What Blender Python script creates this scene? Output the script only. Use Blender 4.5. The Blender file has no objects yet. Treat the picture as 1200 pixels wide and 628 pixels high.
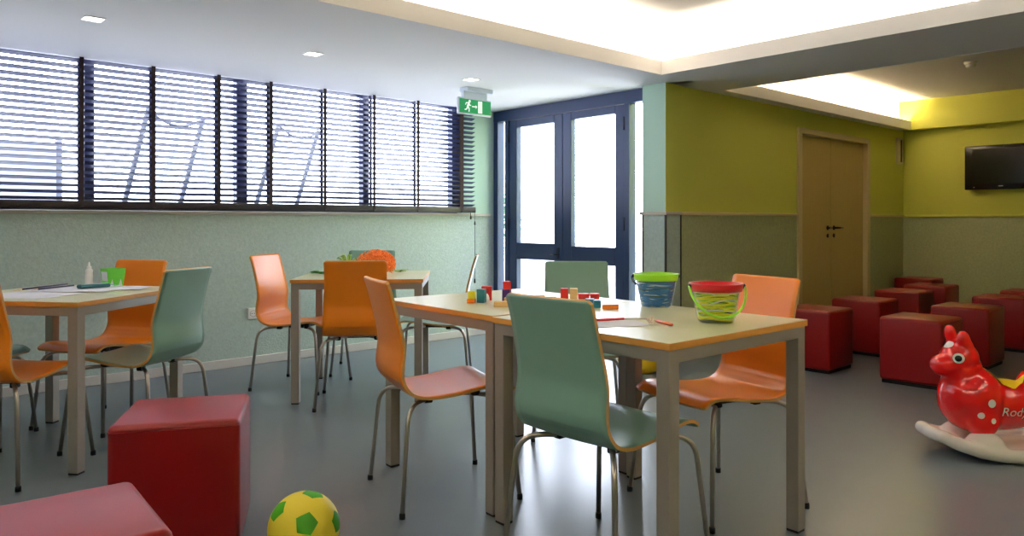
import bpy, bmesh, math, random
from mathutils import Vector, Matrix
from mathutils.bvhtree import BVHTree

random.seed(7)
PI = math.pi
scene = bpy.context.scene
col = scene.collection
F_PX, EYE, HOR = 884.6, 1.10, 259.0
YAW = math.atan2(972, 884.6)

# ------------------------------------------------------------------ materials
def S(r, g, b):
    """sRGB 0-255 to linear rgba"""
    f = lambda c: (c / 255 / 12.92) if c <= 10 else ((c / 255 + .055) / 1.055) ** 2.4
    return (f(r), f(g), f(b), 1)

def mat(name, rgba, rough=.5, spec=.5, metal=0.0, coat=0.0, noise=None, bump=None, emit=None, sheen=0):
    m = bpy.data.materials.new(name)
    m.use_nodes = True
    nt = m.node_tree
    b = nt.nodes['Principled BSDF']
    b.inputs['Base Color'].default_value = rgba
    b.inputs['Roughness'].default_value = rough
    b.inputs['Specular IOR Level'].default_value = spec
    b.inputs['Metallic'].default_value = metal
    b.inputs['Coat Weight'].default_value = coat
    b.inputs['Coat Roughness'].default_value = .12
    if sheen:
        b.inputs['Sheen Weight'].default_value = sheen
    if emit:
        b.inputs['Emission Color'].default_value = emit[0]
        b.inputs['Emission Strength'].default_value = emit[1]
    tc = None
    if noise or bump:
        tc = nt.nodes.new('ShaderNodeTexCoord')
    if noise:
        scale, amt, stretch = noise
        mp = nt.nodes.new('ShaderNodeMapping')
        mp.inputs['Scale'].default_value = stretch
        nt.links.new(tc.outputs['Object'], mp.inputs['Vector'])
        n = nt.nodes.new('ShaderNodeTexNoise')
        n.inputs['Scale'].default_value = scale
        n.inputs['Detail'].default_value = 6
        nt.links.new(mp.outputs['Vector'], n.inputs['Vector'])
        mix = nt.nodes.new('ShaderNodeMix')
        mix.data_type = 'RGBA'
        lo = tuple(max(0, c * (1 - amt)) for c in rgba[:3]) + (1,)
        hi = tuple(min(1, c * (1 + amt)) for c in rgba[:3]) + (1,)
        mix.inputs['A'].default_value = lo
        mix.inputs['B'].default_value = hi
        nt.links.new(n.outputs['Fac'], mix.inputs['Factor'])
        nt.links.new(mix.outputs['Result'], b.inputs['Base Color'])
    if bump:
        scale, strength, dist = bump
        n2 = nt.nodes.new('ShaderNodeTexNoise')
        n2.inputs['Scale'].default_value = scale
        n2.inputs['Detail'].default_value = 3
        nt.links.new(tc.outputs['Object'], n2.inputs['Vector'])
        bp = nt.nodes.new('ShaderNodeBump')
        bp.inputs['Strength'].default_value = strength
        bp.inputs['Distance'].default_value = dist
        nt.links.new(n2.outputs['Fac'], bp.inputs['Height'])
        nt.links.new(bp.outputs['Normal'], b.inputs['Normal'])
    return m

def glass_mat(name, tint, gloss=.06, rough=.02):
    m = bpy.data.materials.new(name)
    m.use_nodes = True
    nt = m.node_tree
    for n in list(nt.nodes):
        nt.nodes.remove(n)
    out = nt.nodes.new('ShaderNodeOutputMaterial')
    tr = nt.nodes.new('ShaderNodeBsdfTransparent')
    tr.inputs['Color'].default_value = tint
    gl = nt.nodes.new('ShaderNodeBsdfGlossy')
    gl.inputs['Roughness'].default_value = rough
    mx = nt.nodes.new('ShaderNodeMixShader')
    fr = nt.nodes.new('ShaderNodeLayerWeight')
    fr.inputs['Blend'].default_value = .5
    pw = nt.nodes.new('ShaderNodeMath'); pw.operation = 'POWER'; pw.inputs[1].default_value = 4
    ma = nt.nodes.new('ShaderNodeMath'); ma.operation = 'MULTIPLY_ADD'
    ma.inputs[1].default_value = .7; ma.inputs[2].default_value = gloss*.4
    nt.links.new(fr.outputs['Facing'], pw.inputs[0])
    nt.links.new(pw.outputs[0], ma.inputs[0])
    nt.links.new(ma.outputs[0], mx.inputs['Fac'])
    nt.links.new(tr.outputs['BSDF'], mx.inputs[1])
    nt.links.new(gl.outputs['BSDF'], mx.inputs[2])
    nt.links.new(mx.outputs['Shader'], out.inputs['Surface'])
    return m

M = {}
M['floor'] = mat('blue_grey_vinyl', S(102, 112, 118), .28, .5, noise=(5, .08, (1, 1, 1)), bump=(220, .04, .002))
M['ceil'] = mat('white_ceiling_paint', S(228, 226, 224), .9, .2)
M['mint'] = mat('mint_wall_paint', S(182, 212, 196), .7, .3, bump=(60, .05, .003))
M['lime'] = mat('lime_wall_paint', S(212, 214, 96), .7, .3, bump=(60, .05, .003))
M['sage'] = mat('sage_wallcovering', S(176, 192, 186), .55, .4, noise=(48, .22, (1, 1, 1)), bump=(80, .5, .005))
M['sage_warmlit'] = mat('warmlit_sage_wallcovering', S(176, 182, 138), .55, .4, noise=(48, .22, (1, 1, 1)), bump=(80, .5, .005))  # same covering as sage, with warm lamp light mixed into its colour
M['rail'] = mat('greige_trim', S(190, 182, 172), .5, .4)
M['base'] = mat('pale_skirting', S(205, 200, 196), .5, .4)
M['darktrim'] = mat('dark_joint_strip', S(52, 50, 46), .5, .4)
M['navy'] = mat('navy_aluminium', S(38, 56, 98), .38, .5)
M['navydark'] = mat('dark_window_frame', S(16, 22, 48), .45, .5)
M['glass'] = glass_mat('clear_glass', (.93, .96, .97, 1), .10)
M['blind'] = mat('glare_blue_wooden_slats', S(42, 46, 96), .35, .5)  # dark brown wood with the blue window glare put into its base colour
M['brownrail'] = mat('dark_brown_rail', S(34, 24, 32), .4, .4)
M['tape'] = mat('dark_brown_tape', S(62, 50, 52), .8, .2)
M['doorwood'] = mat('tan_door_laminate', S(196, 170, 108), .5, .4, noise=(6, .06, (8, 8, .6)))
M['doorframe'] = mat('beige_door_frame', S(212, 194, 144), .5, .4)
M['bronze'] = mat('dark_bronze', S(70, 52, 30), .35, .5, metal=.8)
M['tubesteel'] = mat('satin_steel_tube', S(176, 168, 156), .32, .5, metal=.85)
M['tableframe'] = mat('silver_grey_paint', S(154, 146, 136), .42, .5, metal=.25)
M['black'] = mat('black_plastic', S(24, 23, 24), .5, .4)
M['ply'] = mat('birch_plywood_edge', S(198, 150, 84), .55, .4, noise=(30, .15, (1, 1, 12)))
M['tabledge'] = mat('orange_plywood_edge', S(206, 142, 62), .5, .4, noise=(40, .15, (1, 1, 14)))
M['tabletop'] = mat('ivory_laminate', S(216, 214, 174), .3, .5)
M['teal'] = mat('teal_laminate', S(116, 154, 138), .30, .5)
M['orange'] = mat('orange_laminate', S(232, 128, 14), .30, .5)
M['red'] = mat('red_leatherette', S(124, 5, 4), .40, .45)
_b = M['red'].node_tree.nodes['Principled BSDF']; _b.inputs['Specular Tint'].default_value = (1, .82, .84, 1)
M['plinth'] = mat('dark_plinth', S(22, 16, 16), .6, .3)
M['white'] = mat('white_plastic', S(238, 236, 232), .4, .5)
M['whitegloss'] = mat('glossy_white_plastic', S(236, 230, 222), .25, .5)
M['signgreen'] = mat('exit_sign_green', S(28, 150, 88), .4, .5, emit=(S(28, 150, 88), .25))
M['signwhite'] = mat('exit_sign_white', S(240, 245, 242), .4, .5, emit=(S(240, 245, 242), .35))
M['signcase'] = mat('exit_sign_case', S(214, 220, 232), .3, .5)
M['lamp'] = mat('lit_diffuser', S(255, 250, 240), .5, .5, emit=((1, .96, .9, 1), 9.0))
M['tvblack'] = mat('tv_gloss_black', S(16, 14, 14), .22, .5)
M['tvscreen'] = mat('tv_screen', S(8, 7, 9), .16, .5)
M['chrome'] = mat('silver_badge', S(200, 200, 205), .25, .5, metal=.9)
M['vent'] = mat('ivory_grille', S(206, 194, 148), .5, .4)
M['pony'] = mat('glossy_red_vinyl', S(222, 14, 16), .2, .5, coat=.4)
M['yellow'] = mat('yellow_vinyl', S(244, 206, 34), .35, .5)
M['ballyellow'] = mat('yellow_foam_ball', S(240, 220, 64), .55, .35, bump=(120, .1, .002))
M['ballgreen'] = mat('green_ball_patch', S(66, 156, 20), .55, .35)
M['pupil'] = mat('dark_green_pupil', S(22, 34, 16), .15, .5)

# ------------------------------------------------------------------ mesh builder
class MB:
    def __init__(self):
        self.v, self.f, self.mi, self.sm = [], [], [], []
        self.T = Matrix.Identity(4)
    def add(self, vs, fs, mi=0, smooth=False):
        o = len(self.v)
        self.v += [tuple(self.T @ Vector(p)) for p in vs]
        for f in fs:
            self.f.append([i + o for i in f]); self.mi.append(mi); self.sm.append(smooth)
        return self
    def box(self, x0, x1, y0, y1, z0, z1, mi=0):
        vs = [(x, y, z) for z in (z0, z1) for y in (y0, y1) for x in (x0, x1)]
        return self.add(vs, [(0, 2, 3, 1), (4, 5, 7, 6), (0, 1, 5, 4), (2, 6, 7, 3), (0, 4, 6, 2), (1, 3, 7, 5)], mi)
    def cbox(self, c, s, mi=0):
        return self.box(c[0]-s[0]/2, c[0]+s[0]/2, c[1]-s[1]/2, c[1]+s[1]/2, c[2]-s[2]/2, c[2]+s[2]/2, mi)
    def rbox(self, c, s, r, seg=3, mi=0):
        bm = bmesh.new()
        bmesh.ops.create_cube(bm, size=1)
        for v in bm.verts:
            v.co = Vector((c[0]+v.co.x*s[0], c[1]+v.co.y*s[1], c[2]+v.co.z*s[2]))
        bmesh.ops.bevel(bm, geom=bm.edges[:]+bm.verts[:], offset=r, segments=seg, profile=.5, affect='EDGES')
        return self.bm(bm, mi, True)
    def bm(self, bm, mi=0, smooth=False):
        bm.verts.index_update()
        self.add([v.co[:] for v in bm.verts], [[v.index for v in f.verts] for f in bm.faces], mi, smooth)
        bm.free()
        return self
    def ball(self, c, r, mi=0, n=20, m=14, rot=None):
        r = (r, r, r) if isinstance(r, (int, float)) else r
        vs, fs = [(0, 0, 1)], []
        for i in range(1, m):
            t = PI*i/m
            for j in range(n):
                p = 2*PI*j/n
                vs.append((math.sin(t)*math.cos(p), math.sin(t)*math.sin(p), math.cos(t)))
        vs.append((0, 0, -1))
        for j in range(n):
            fs.append((0, 1+j, 1+(j+1) % n))
            for i in range(m-2):
                a = 1+i*n
                fs.append((a+j, a+n+j, a+n+(j+1) % n, a+(j+1) % n))
            a = 1+(m-2)*n
            fs.append((a+j, len(vs)-1, a+(j+1) % n))
        R = rot or Matrix.Identity(3)
        c = Vector(c)
        return self.add([tuple(c + R @ Vector((x*r[0], y*r[1], z*r[2]))) for x, y, z in vs], fs, mi, True)
    def lathe(self, prof, c=(0, 0, 0), n=28, mi=0, cap=True):
        vs, fs = [], []
        for (r, z) in prof:
            for j in range(n):
                p = 2*PI*j/n
                vs.append((c[0]+r*math.cos(p), c[1]+r*math.sin(p), c[2]+z))
        k = len(prof)
        for i in range(k-1):
            for j in range(n):
                fs.append((i*n+j, i*n+(j+1) % n, (i+1)*n+(j+1) % n, (i+1)*n+j))
        if cap:
            fs.append(tuple(reversed(range(n))))
            fs.append(tuple((k-1)*n+j for j in range(n)))
        return self.add(vs, fs, mi, True)
    def tube(self, path, r, n=10, mi=0, closed=False):
        P = [Vector(p) for p in path]
        k = len(P)
        rr = r if isinstance(r, (list, tuple)) else [r]*k
        vs, fs = [], []
        prev = None
        for i in range(k):
            if closed:
                t = (P[(i+1) % k]-P[i-1]).normalized()
            else:
                t = (P[min(i+1, k-1)]-P[max(i-1, 0)]).normalized()
            if prev is None:
                a = Vector((0, 0, 1)) if abs(t.z) < .9 else Vector((1, 0, 0))
                nrm = t.cross(a).normalized()
            else:
                nrm = (prev - t*prev.dot(t)).normalized()
            prev = nrm
            b = t.cross(nrm)
            for j in range(n):
                p = 2*PI*j/n
                vs.append(tuple(P[i]+(nrm*math.cos(p)+b*math.sin(p))*rr[i]))
        for i in range(k if closed else k-1):
            i2 = (i+1) % k
            for j in range(n):
                fs.append((i*n+j, i*n+(j+1) % n, i2*n+(j+1) % n, i2*n+j))
        if not closed:
            fs.append(tuple(reversed(range(n))))
            fs.append(tuple((k-1)*n+j for j in range(n)))
        return self.add(vs, fs, mi, True)
    def prism(self, pts, h, mi=0, at=lambda x, y, z: (x, y, z)):
        """outline pts (x,y) extruded 0..h in z, mapped by at()"""
        k = len(pts)
        vs = [at(x, y, 0) for x, y in pts]+[at(x, y, h) for x, y in pts]
        fs = [tuple(reversed(range(k))), tuple(range(k, 2*k))]
        fs += [(i, (i+1) % k, k+(i+1) % k, k+i) for i in range(k)]
        return self.add(vs, fs, mi)
    def build(self, name, mats, parent=None, bevel=0, fixn=True):
        me = bpy.data.meshes.new(name)
        me.from_pydata(self.v, [], self.f)
        for m in (mats if isinstance(mats, (list, tuple)) else [mats]):
            me.materials.append(m)
        for p, mi, s in zip(me.polygons, self.mi, self.sm):
            p.material_index = mi
            p.use_smooth = s
        if fixn:
            b = bmesh.new(); b.from_mesh(me)
            bmesh.ops.recalc_face_normals(b, faces=b.faces[:])
            b.to_mesh(me); b.free()
        o = bpy.data.objects.new(name, me)
        col.objects.link(o)
        if parent:
            o.parent = parent
        if bevel:
            md = o.modifiers.new('edge', 'BEVEL')
            md.width = bevel; md.segments = 2; md.limit_method = 'ANGLE'; md.angle_limit = math.radians(40)
        return o

def tag(o, label=None, cat=None, group=None, kind=None):
    if label: o['label'] = label
    if cat: o['category'] = cat
    if group: o['group'] = group
    if kind: o['kind'] = kind
    return o

def thing(name, label, cat, loc=(0, 0, 0), rz=0, group=None, kind=None):
    o = bpy.data.objects.new(name, None)
    o.empty_display_size = .1
    col.objects.link(o)
    o.location = loc
    o.rotation_euler = (0, 0, rz)
    return tag(o, label, cat, group, kind)

KIDS = {}
def copy_tree(o, parent=None):
    c = o.copy()
    col.objects.link(c)
    if parent:
        c.parent = parent
    for ch in [x for x in scene.objects if x.parent == o]:
        copy_tree(ch, c)
    return c

def fillet(pts, r, seg=6):
    out = [Vector(pts[0])]
    for i in range(1, len(pts)-1):
        a, b, c = Vector(pts[i-1]), Vector(pts[i]), Vector(pts[i+1])
        d1, d2 = (a-b).normalized(), (c-b).normalized()
        rr = min(r, (a-b).length*.49, (c-b).length*.49)
        p, q = b+d1*rr, b+d2*rr
        for k in range(seg+1):
            t = k/seg
            out.append(p*(1-t)**2+b*2*t*(1-t)+q*t*t)
    out.append(Vector(pts[-1]))
    return out

def catmull(pts, n):
    out = []
    P = [Vector((*p, 0)) if len(p) == 2 else Vector(p) for p in pts]
    for i in range(len(P)-1):
        p0, p1, p2, p3 = P[max(i-1, 0)], P[i], P[i+1], P[min(i+2, len(P)-1)]
        for k in range(n):
            t = k/n
            out.append(.5*((2*p1)+(-p0+p2)*t+(2*p0-5*p1+4*p2-p3)*t*t+(-p0+3*p1-3*p2+p3)*t**3))
    out.append(P[-1])
    return out

# ------------------------------------------------------------------ room shell
U0, U2, V0 = -2.6, 9.545, -3.0          # extents of the hall
VW, UD, VG = 5.62, 4.865, 3.53          # window wall, entrance wall, lime wall
ZC, ZU = 2.171, 2.51                    # soffit, raised ceiling
RAIL0, RAIL1 = 1.147, 1.172

def struct(name, label, cat, mb, mats, bevel=0):
    o = mb.build(name, mats, None, bevel)
    return tag(o, label, cat, None, 'structure')

mb = MB().box(U0-.2, UD+.1, V0-.2, VW+.1, -.12, 0).box(UD+.1, U2+.2, V0-.2, VG+.1, -.12, 0)
struct('floor', 'blue grey vinyl floor of the play room', 'floor', mb, M['floor'])

# ceiling with two raised coves
MU0, MU1, MV0, MV1 = -.6, 4.52, -1.4, 3.345  # main cove's unseen near ends extended behind the viewpoint for fill light
RU0, RU1, RV0, RV1 = 5.45, 9.42, -2.4, 3.40
c = MB()
zt = ZC+.02
e = .011
c.box(U0-.2, UD+.1, MV1+e, VW, ZC, zt)
c.box(U0-.2, UD, V0-.2, MV0-e, ZC, zt)
c.box(U0-.2, MU0-e, MV0-e, MV1+e, ZC, zt)
c.box(MU1+e, UD, MV0-e, MV1+e, ZC, zt)
c.box(UD, RU0-e, V0-.2, VG+.1, ZC, zt)
c.box(RU0-e, RU1, RV1+e, VG+.1, ZC, zt)
c.box(RU0-e, RU1, V0-.2, RV0-e, ZC, zt)
lip, tr, lh = .022, .17, .10
def cove(u0, u1, v0, v1, sides, widths):
    L, R, B, Fr = widths     # trough widths at -u, +u, +v, -v
    zl = ZC+lh
    if 'B' in sides: c.box(u0, u1, v1, v1+lip, ZC-.002, zl)
    if 'F' in sides: c.box(u0, u1, v0-lip, v0, ZC-.002, zl)
    if 'L' in sides: c.box(u0-lip, u0, v0-lip, v1+lip, ZC-.002, zl)
    if 'R' in sides: c.box(u1, u1+lip, v0-lip, v1+lip, ZC-.002, zl)
    a0, a1, b0, b1 = u0-L, u1+R, v0-Fr, v1+B
    t = .03
    c.box(a0-t, a1+t, b1, b1+t, zt-.005, ZU+.05)
    c.box(a0-t, a1+t, b0-t, b0, zt-.005, ZU+.05)
    c.box(a0-t, a0, b0, b1, zt-.005, ZU+.05)
    if R > 0: c.box(a1, a1+t, b0, b1, zt-.005, ZU+.05)
    c.box(a0-t, a1+t, b0-t, b1+t, ZU, ZU+.06)
cove(MU0, MU1, MV0, MV1, 'BFLR', (tr, tr, tr, tr))
cove(RU0, RU1, RV0, RV1, 'BFL', (tr, 0, .125, tr))
struct('ceiling', 'white ceiling with two raised light coves', 'ceiling', c, M['ceil'])

mb = MB().box(RU1, U2+.1, V0-.2, VG, ZC, ZU+.05)
struct('beam', 'lime green bulkhead beam above the television wall', 'beam', mb, M['lime'])

# window wall (left)
WU0, WU1 = -2.1, 4.47
t = .22
w = MB()
w.box(U0-.2, UD+.1, VW, VW+t, 0, RAIL0, 0)
w.box(WU1, UD+.1, VW, VW+t, RAIL0, ZC+.14, 1)
w.box(U0-.2, WU0, VW, VW+t, RAIL0, ZC+.14, 1)
w.box(WU0, WU1, VW+.005, VW+t, ZC+.10, ZC+.14, 1)
w.box(WU0, WU1, VW+.03, VW+t, RAIL0, RAIL0+.015, 1)
struct('wall_left', 'window wall with sage textured dado and mint paint', 'wall', w, [M['sage'], M['mint']])
mb = MB().box(U0, UD-.03, VW-.022, VW+.04, RAIL0, RAIL1)
struct('trim_1', 'pale sill rail under the window blind', 'trim', mb, M['rail'], .004)
mb = MB().box(U0, UD, VW-.014, VW, 0, .066)
struct('baseboard_left', 'pale skirting board of the window wall', 'baseboard', mb, M['base'], .004)

# unseen walls that close the room
mb = MB().box(U0-.2, U0, V0-.2, VW+t, 0, ZC+.03)
struct('wall_near', 'mint wall on the window side behind the viewpoint', 'wall', mb, M['mint'])
mb = MB().box(U0-.2, U2+.2, V0-.2, V0, 0, ZC+.03)
struct('wall_front', 'lime wall behind the viewpoint', 'wall', mb, M['lime'])

# television wall
w = MB()
w.box(U2, U2+.2, V0-.2, VG+.2, 0, RAIL0, 0).box(U2, U2+.2, V0-.2, VG+.2, RAIL0, ZC+.03, 1)
struct('wall_back', 'lime wall with textured dado that holds the television', 'wall', w, [M['sage_warmlit'], M['lime']])
mb = MB().box(U2-.018, U2, V0, VG, RAIL0, RAIL1)
struct('trim_2', 'lime painted dado rail under the television', 'trim', mb, M['lime'], .004)
mb = MB().box(U2-.014, U2, V0, VG, 0, .066)
struct('baseboard_back', 'skirting board of the television wall', 'baseboard', mb, M['base'], .004)

# lime wall (right of the entrance) with a double door opening
DU0, DU1, DZ = 6.99, 8.49, 1.955
w = MB()
cu = 4.995
w.box(cu, DU0, VG, VG+.2, 0, RAIL0, 0).box(cu, DU0, VG, VG+.2, RAIL0, ZC+.03, 1)
w.box(DU1, U2+.2, VG, VG+.2, 0, RAIL0, 0).box(DU1, U2+.2, VG, VG+.2, RAIL0, ZC+.03, 1)
w.box(DU0, DU1, VG, VG+.2, DZ, ZC+.03, 1)
struct('wall_right', 'long lime wall with textured dado beside the entrance', 'wall', w, [M['sage_warmlit'], M['lime']])
for i, (a, b) in enumerate(((cu, DU0-.075), (DU1+.075, U2))):
    mb = MB().box(a, b, VG-.018, VG, RAIL0, RAIL1)
    struct('trim_%d' % (3+i), 'dado rail on the lime wall %s the brown double door' % ('before', 'beyond')[i], 'trim', mb, M['doorframe'], .004)
    mb = MB().box(a, b, VG-.014, VG, 0, .066)
    struct('baseboard_right', 'skirting on the lime wall %s the brown double door' % ('before', 'beyond')[i], 'baseboard', mb, M['base'], .004)

# column between entrance and lime wall
CU, CV0, CV1 = 4.80, 3.512, 3.735
w = MB()
w.box(CU, cu, CV0, CV1, 0, RAIL0, 0).box(CU, cu, CV0, CV1, RAIL0, ZC+.02, 1)
o = struct('column', 'square column with pale green and lime faces beside the entrance', 'column', w, [M['sage'], M['mint'], M['lime']])
for p in o.data.polygons:
    if p.normal.y < -.5 and p.material_index == 1:
        p.material_index = 2
mb = MB().box(CU-.018, cu+.005, CV0-.018, CV1+.02, RAIL0, RAIL1)
struct('trim_5', 'dado rail wrapped round the column', 'trim', mb, M['rail'], .004)
mb = MB()
for x, y in ((CU, CV1-.006), (CU, CV0), (cu, CV0)):
    mb.box(x-.005, x+.008, y-.005, y+.008, 0, RAIL0)
struct('trim_6', 'dark edging strips on the corners of the column dado', 'trim', mb, M['darktrim'])
mb = MB().box(CU-.014, cu, CV0-.014, CV1, 0, .066)
struct('baseboard_column', 'skirting round the foot of the column', 'baseboard', mb, M['base'], .004)
mb = MB().box(cu, cu+.05, VG+.01, CV1, 0, ZC+.03)
struct('wall_return', 'wall edge behind the column', 'wall', mb, M['mint'])

# ------------------------------------------------------------------ glazed entrance (door_1)
D = thing('door_1', 'navy framed glazed double door with side lights leading outside', 'door', (UD, 0, 0), 0, None, 'structure')
x0, x1 = 0.0, .09
g = MB()
g.box(x0, x1, 3.735, VW, 2.068, ZC)                       # head
g.box(x0, x1, 5.556, VW-.004, 0, 2.068)                        # outer stile
g.box(x0, x1, 5.40, 5.451, 0, 2.068)
g.box(x0, x1, 3.924, 3.975, 0, 2.068)
g.box(x0, x1, 3.735, 3.748, 0, 2.068)
g.box(x0, x1, 5.451, 5.556, 0, .04).box(x0, x1, 3.748, 3.924, 0, .04)
g.build('door_frame', M['navy'], D, .003)
def leaf(v0, v1, a0, a1, gz, gt, hinge):
    """leaf between v0..v1 with glass a0..a1"""
    L = MB()
    xa, xb = .012, .072
    L.box(xa, xb, v0, a0, .012, 2.064).box(xa, xb, a1, v1, .012, 2.064)
    L.box(xa, xb, a0, a1, gt, 2.064).box(xa, xb, a0, a1, gz-.155, gz).box(xa, xb, a0, a1, .012, .13)
    lf = L.build('door_leaf', M['navy'], D, .004)
    MB().box(.038, .046, a0-.01, a1+.01, gz-.01, gt+.01).build('upper_pane', M['glass'], lf)
    MB().box(.038, .046, a0-.01, a1+.01, .12, gz-.145).build('lower_pane', M['glass'], lf)
    b = MB()
    for z in (.35, 1.02, 1.85):
        b.lathe([(.011, 0), (.011, .11)], (.004, hinge, z), 10)
    b.build('hinge', M['navydark'], lf)
    return lf
l1 = leaf(4.690, 5.396, 4.796, 5.294, .895, 1.993, 5.398)
l2 = leaf(3.979, 4.686, 4.081, 4.584, .878, 1.998, 3.977)
h = MB()
h.box(.006, .012, 4.728, 4.758, .76, .86)
h.tube(fillet([(.008, 4.743, .80), (-.03, 4.743, .80), (-.03, 4.80, .80)], .010), .006, 8)
h.build('handle', M['navydark'], l1)
MB().box(.04, .048, 5.445, 5.56, .03, 2.075).build('side_pane', M['glass'], D)
MB().box(.04, .048, 3.743, 3.93, .03, 2.075).build('side_pane', M['glass'], D)

# ------------------------------------------------------------------ brown double door (door_2)
D = thing('door_2', 'tan double door with beige frame in the lime wall', 'door', (0, VG, 0), 0, None, 'structure')
g = MB()
g.box(DU0-.07, DU0+.005, -.022, .12, 0, DZ+.05).box(DU1-.005, DU1+.07, -.022, .12, 0, DZ+.05).box(DU0, DU1, -.022, .12, DZ-.005, DZ+.05)
g.build('door_frame', M['doorframe'], D, .005)
mid = (DU0+DU1)/2-.04
for a, b, s in ((DU0+.008, mid-.002, 1), (mid+.002, DU1-.008, -1)):
    lf = MB().box(a, b, .03, .07, .01, DZ-.012).build('door_leaf', M['doorwood'], D, .003)
    hx = mid-.07*s
    k = MB()
    k.lathe([(.026, 0), (.026, .008)], (0, 0, 0), 16)
    k.T = Matrix.Identity(4)
    hm = MB()
    hm.T = Matrix.Translation((hx, .03, 1.03)) @ Matrix.Rotation(PI/2, 4, 'X')
    hm.lathe([(.024, 0), (.024, .008), (.011, .01), (.011, .045)], n=16)
    hm.T = Matrix.Translation((hx, .03, .95)) @ Matrix.Rotation(PI/2, 4, 'X')
    hm.lathe([(.022, 0), (.022, .008)], n=16)
    hm.T = Matrix.Identity(4)
    hm.tube([(hx, -.015, 1.03), (hx-.11*s, -.018, 1.03)], .009, 8)
    hm.build('lever_handle', M['bronze'], lf)
mb = MB().box(DU0, DU1, VG+.12, VG+.2, 0, DZ)
struct('wall_closet', 'wall surface behind the brown double door', 'wall', mb, M['lime'])

# ------------------------------------------------------------------ window behind the blind
W = thing('window_1', 'long window with dark frame above the sage dado', 'window', (0, VW+.10, 0), 0, None, 'structure')
g = MB()
g.box(WU0, WU1, -.03, .04, RAIL0+.015, RAIL0+.075).box(WU0, WU1, -.03, .04, ZC+.07, ZC+.10)
g.box(WU0, WU0+.06, -.03, .04, RAIL0, ZC+.10).box(WU1-.06, WU1, -.03, .04, RAIL0, ZC+.10)
g.build('window_frame', M['navydark'], W)
mus = [WU0, -1.80, -.78, .27, 1.32, 2.372, 3.468, WU1]
for u in mus[1:-1]:
    wd = .085 if abs(u-2.372) < .01 else .06
    MB().box(u-wd/2, u+wd/2, -.03, .04, RAIL0+.07, ZC+.075).build('mullion', M['navydark'], W)
for a, b in zip(mus[:-1], mus[1:]):
    MB().box(a+.01, b-.01, .0, .008, RAIL0+.05, ZC+.08).build('pane', M['glass'], W)

# venetian blind
BU1 = 4.576
B = thing('venetian_blind', 'long dark wooden venetian blind hanging over the window', 'blind', (0, VW-.06, 0))
n = 22
zs = [2.150-(2.150-1.248)*i/(n-1) for i in range(n)]
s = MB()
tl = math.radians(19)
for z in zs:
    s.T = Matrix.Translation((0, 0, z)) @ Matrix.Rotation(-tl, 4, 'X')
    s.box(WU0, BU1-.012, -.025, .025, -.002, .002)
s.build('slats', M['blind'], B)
rl = MB().rbox(((WU0+BU1)/2, 0, 1.206), (BU1-WU0, .056, .056), .010, 2)
rl.build('bottom_rail', M['brownrail'], B)
for i, u in enumerate((-1.95, -1.5, -1.05, -.6, -.15, .30, .77, 1.239, 1.682, 2.134, 2.534, 2.991, 3.452, 3.906, 4.40)):
    wd = .045 if u > 4.3 else .026
    t_ = MB()
    for y in (-.0285, .0285):
        t_.box(u-wd/2, u+wd/2, y-.0008, y+.0008, 1.2, ZC)
    tp = t_.build('ladder_tape', M['tape'], B)
    MB().rbox((u, -.031, 1.19), (.02, .008, .014), .002, 2).build('tape_button', M['black'], tp)
cd = MB().tube([(4.555, -.03, 1.2), (4.557, -.032, .9), (4.556, -.03, .55)], .0022, 6)
cd.lathe([(.004, 0), (.008, .012), (.006, .035), (.003, .04)], (4.556, -.031, 1.06), 10)
cd.lathe([(.004, 0), (.009, .012), (.007, .04), (.003, .046)], (4.556, -.03, .51), 10)
cd.build('pull_cord', M['black'], B)
cd = MB().tube([(4.50, -.03, 1.2), (4.505, -.033, 1.15)], .003, 6)
cd.lathe([(.004, 0), (.009, .01), (.006, .035), (.003, .04)], (4.505, -.033, 1.115), 10)
cd.build('tilt_cord', M['black'], B)

# ------------------------------------------------------------------ outside the windows
GZ = -.06
ext = mat('terrace_paving', S(205, 203, 204), .9, .2, noise=(3, .08, (1, 1, 1)))
extwall = mat('terrace_wall', S(205, 205, 212), .9, .2)
extmetal = mat('outdoor_grey_metal', S(60, 62, 74), .5, .4)
leafm = mat('outdoor_leaf', S(74, 112, 66), .6, .3)
mb = MB().box(-14, 22, VW+.22, 22, GZ-.1, GZ).box(UD+.1, 22, VG+.75, VW+.22, GZ-.1, GZ)
mb.box(-14, 4.2, 6.35, 15, GZ, .50)
struct('ground', 'pale paved terrace outside the windows', 'ground', mb, ext)
mb = MB().box(9.4, 9.6, VG+.8, 16, GZ, .62).box(-12, 9.6, 15.8, 16, GZ, .62)
struct('terrace_wall', 'low pale wall at the edge of the terrace outside', 'wall', mb, extwall)

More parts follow.
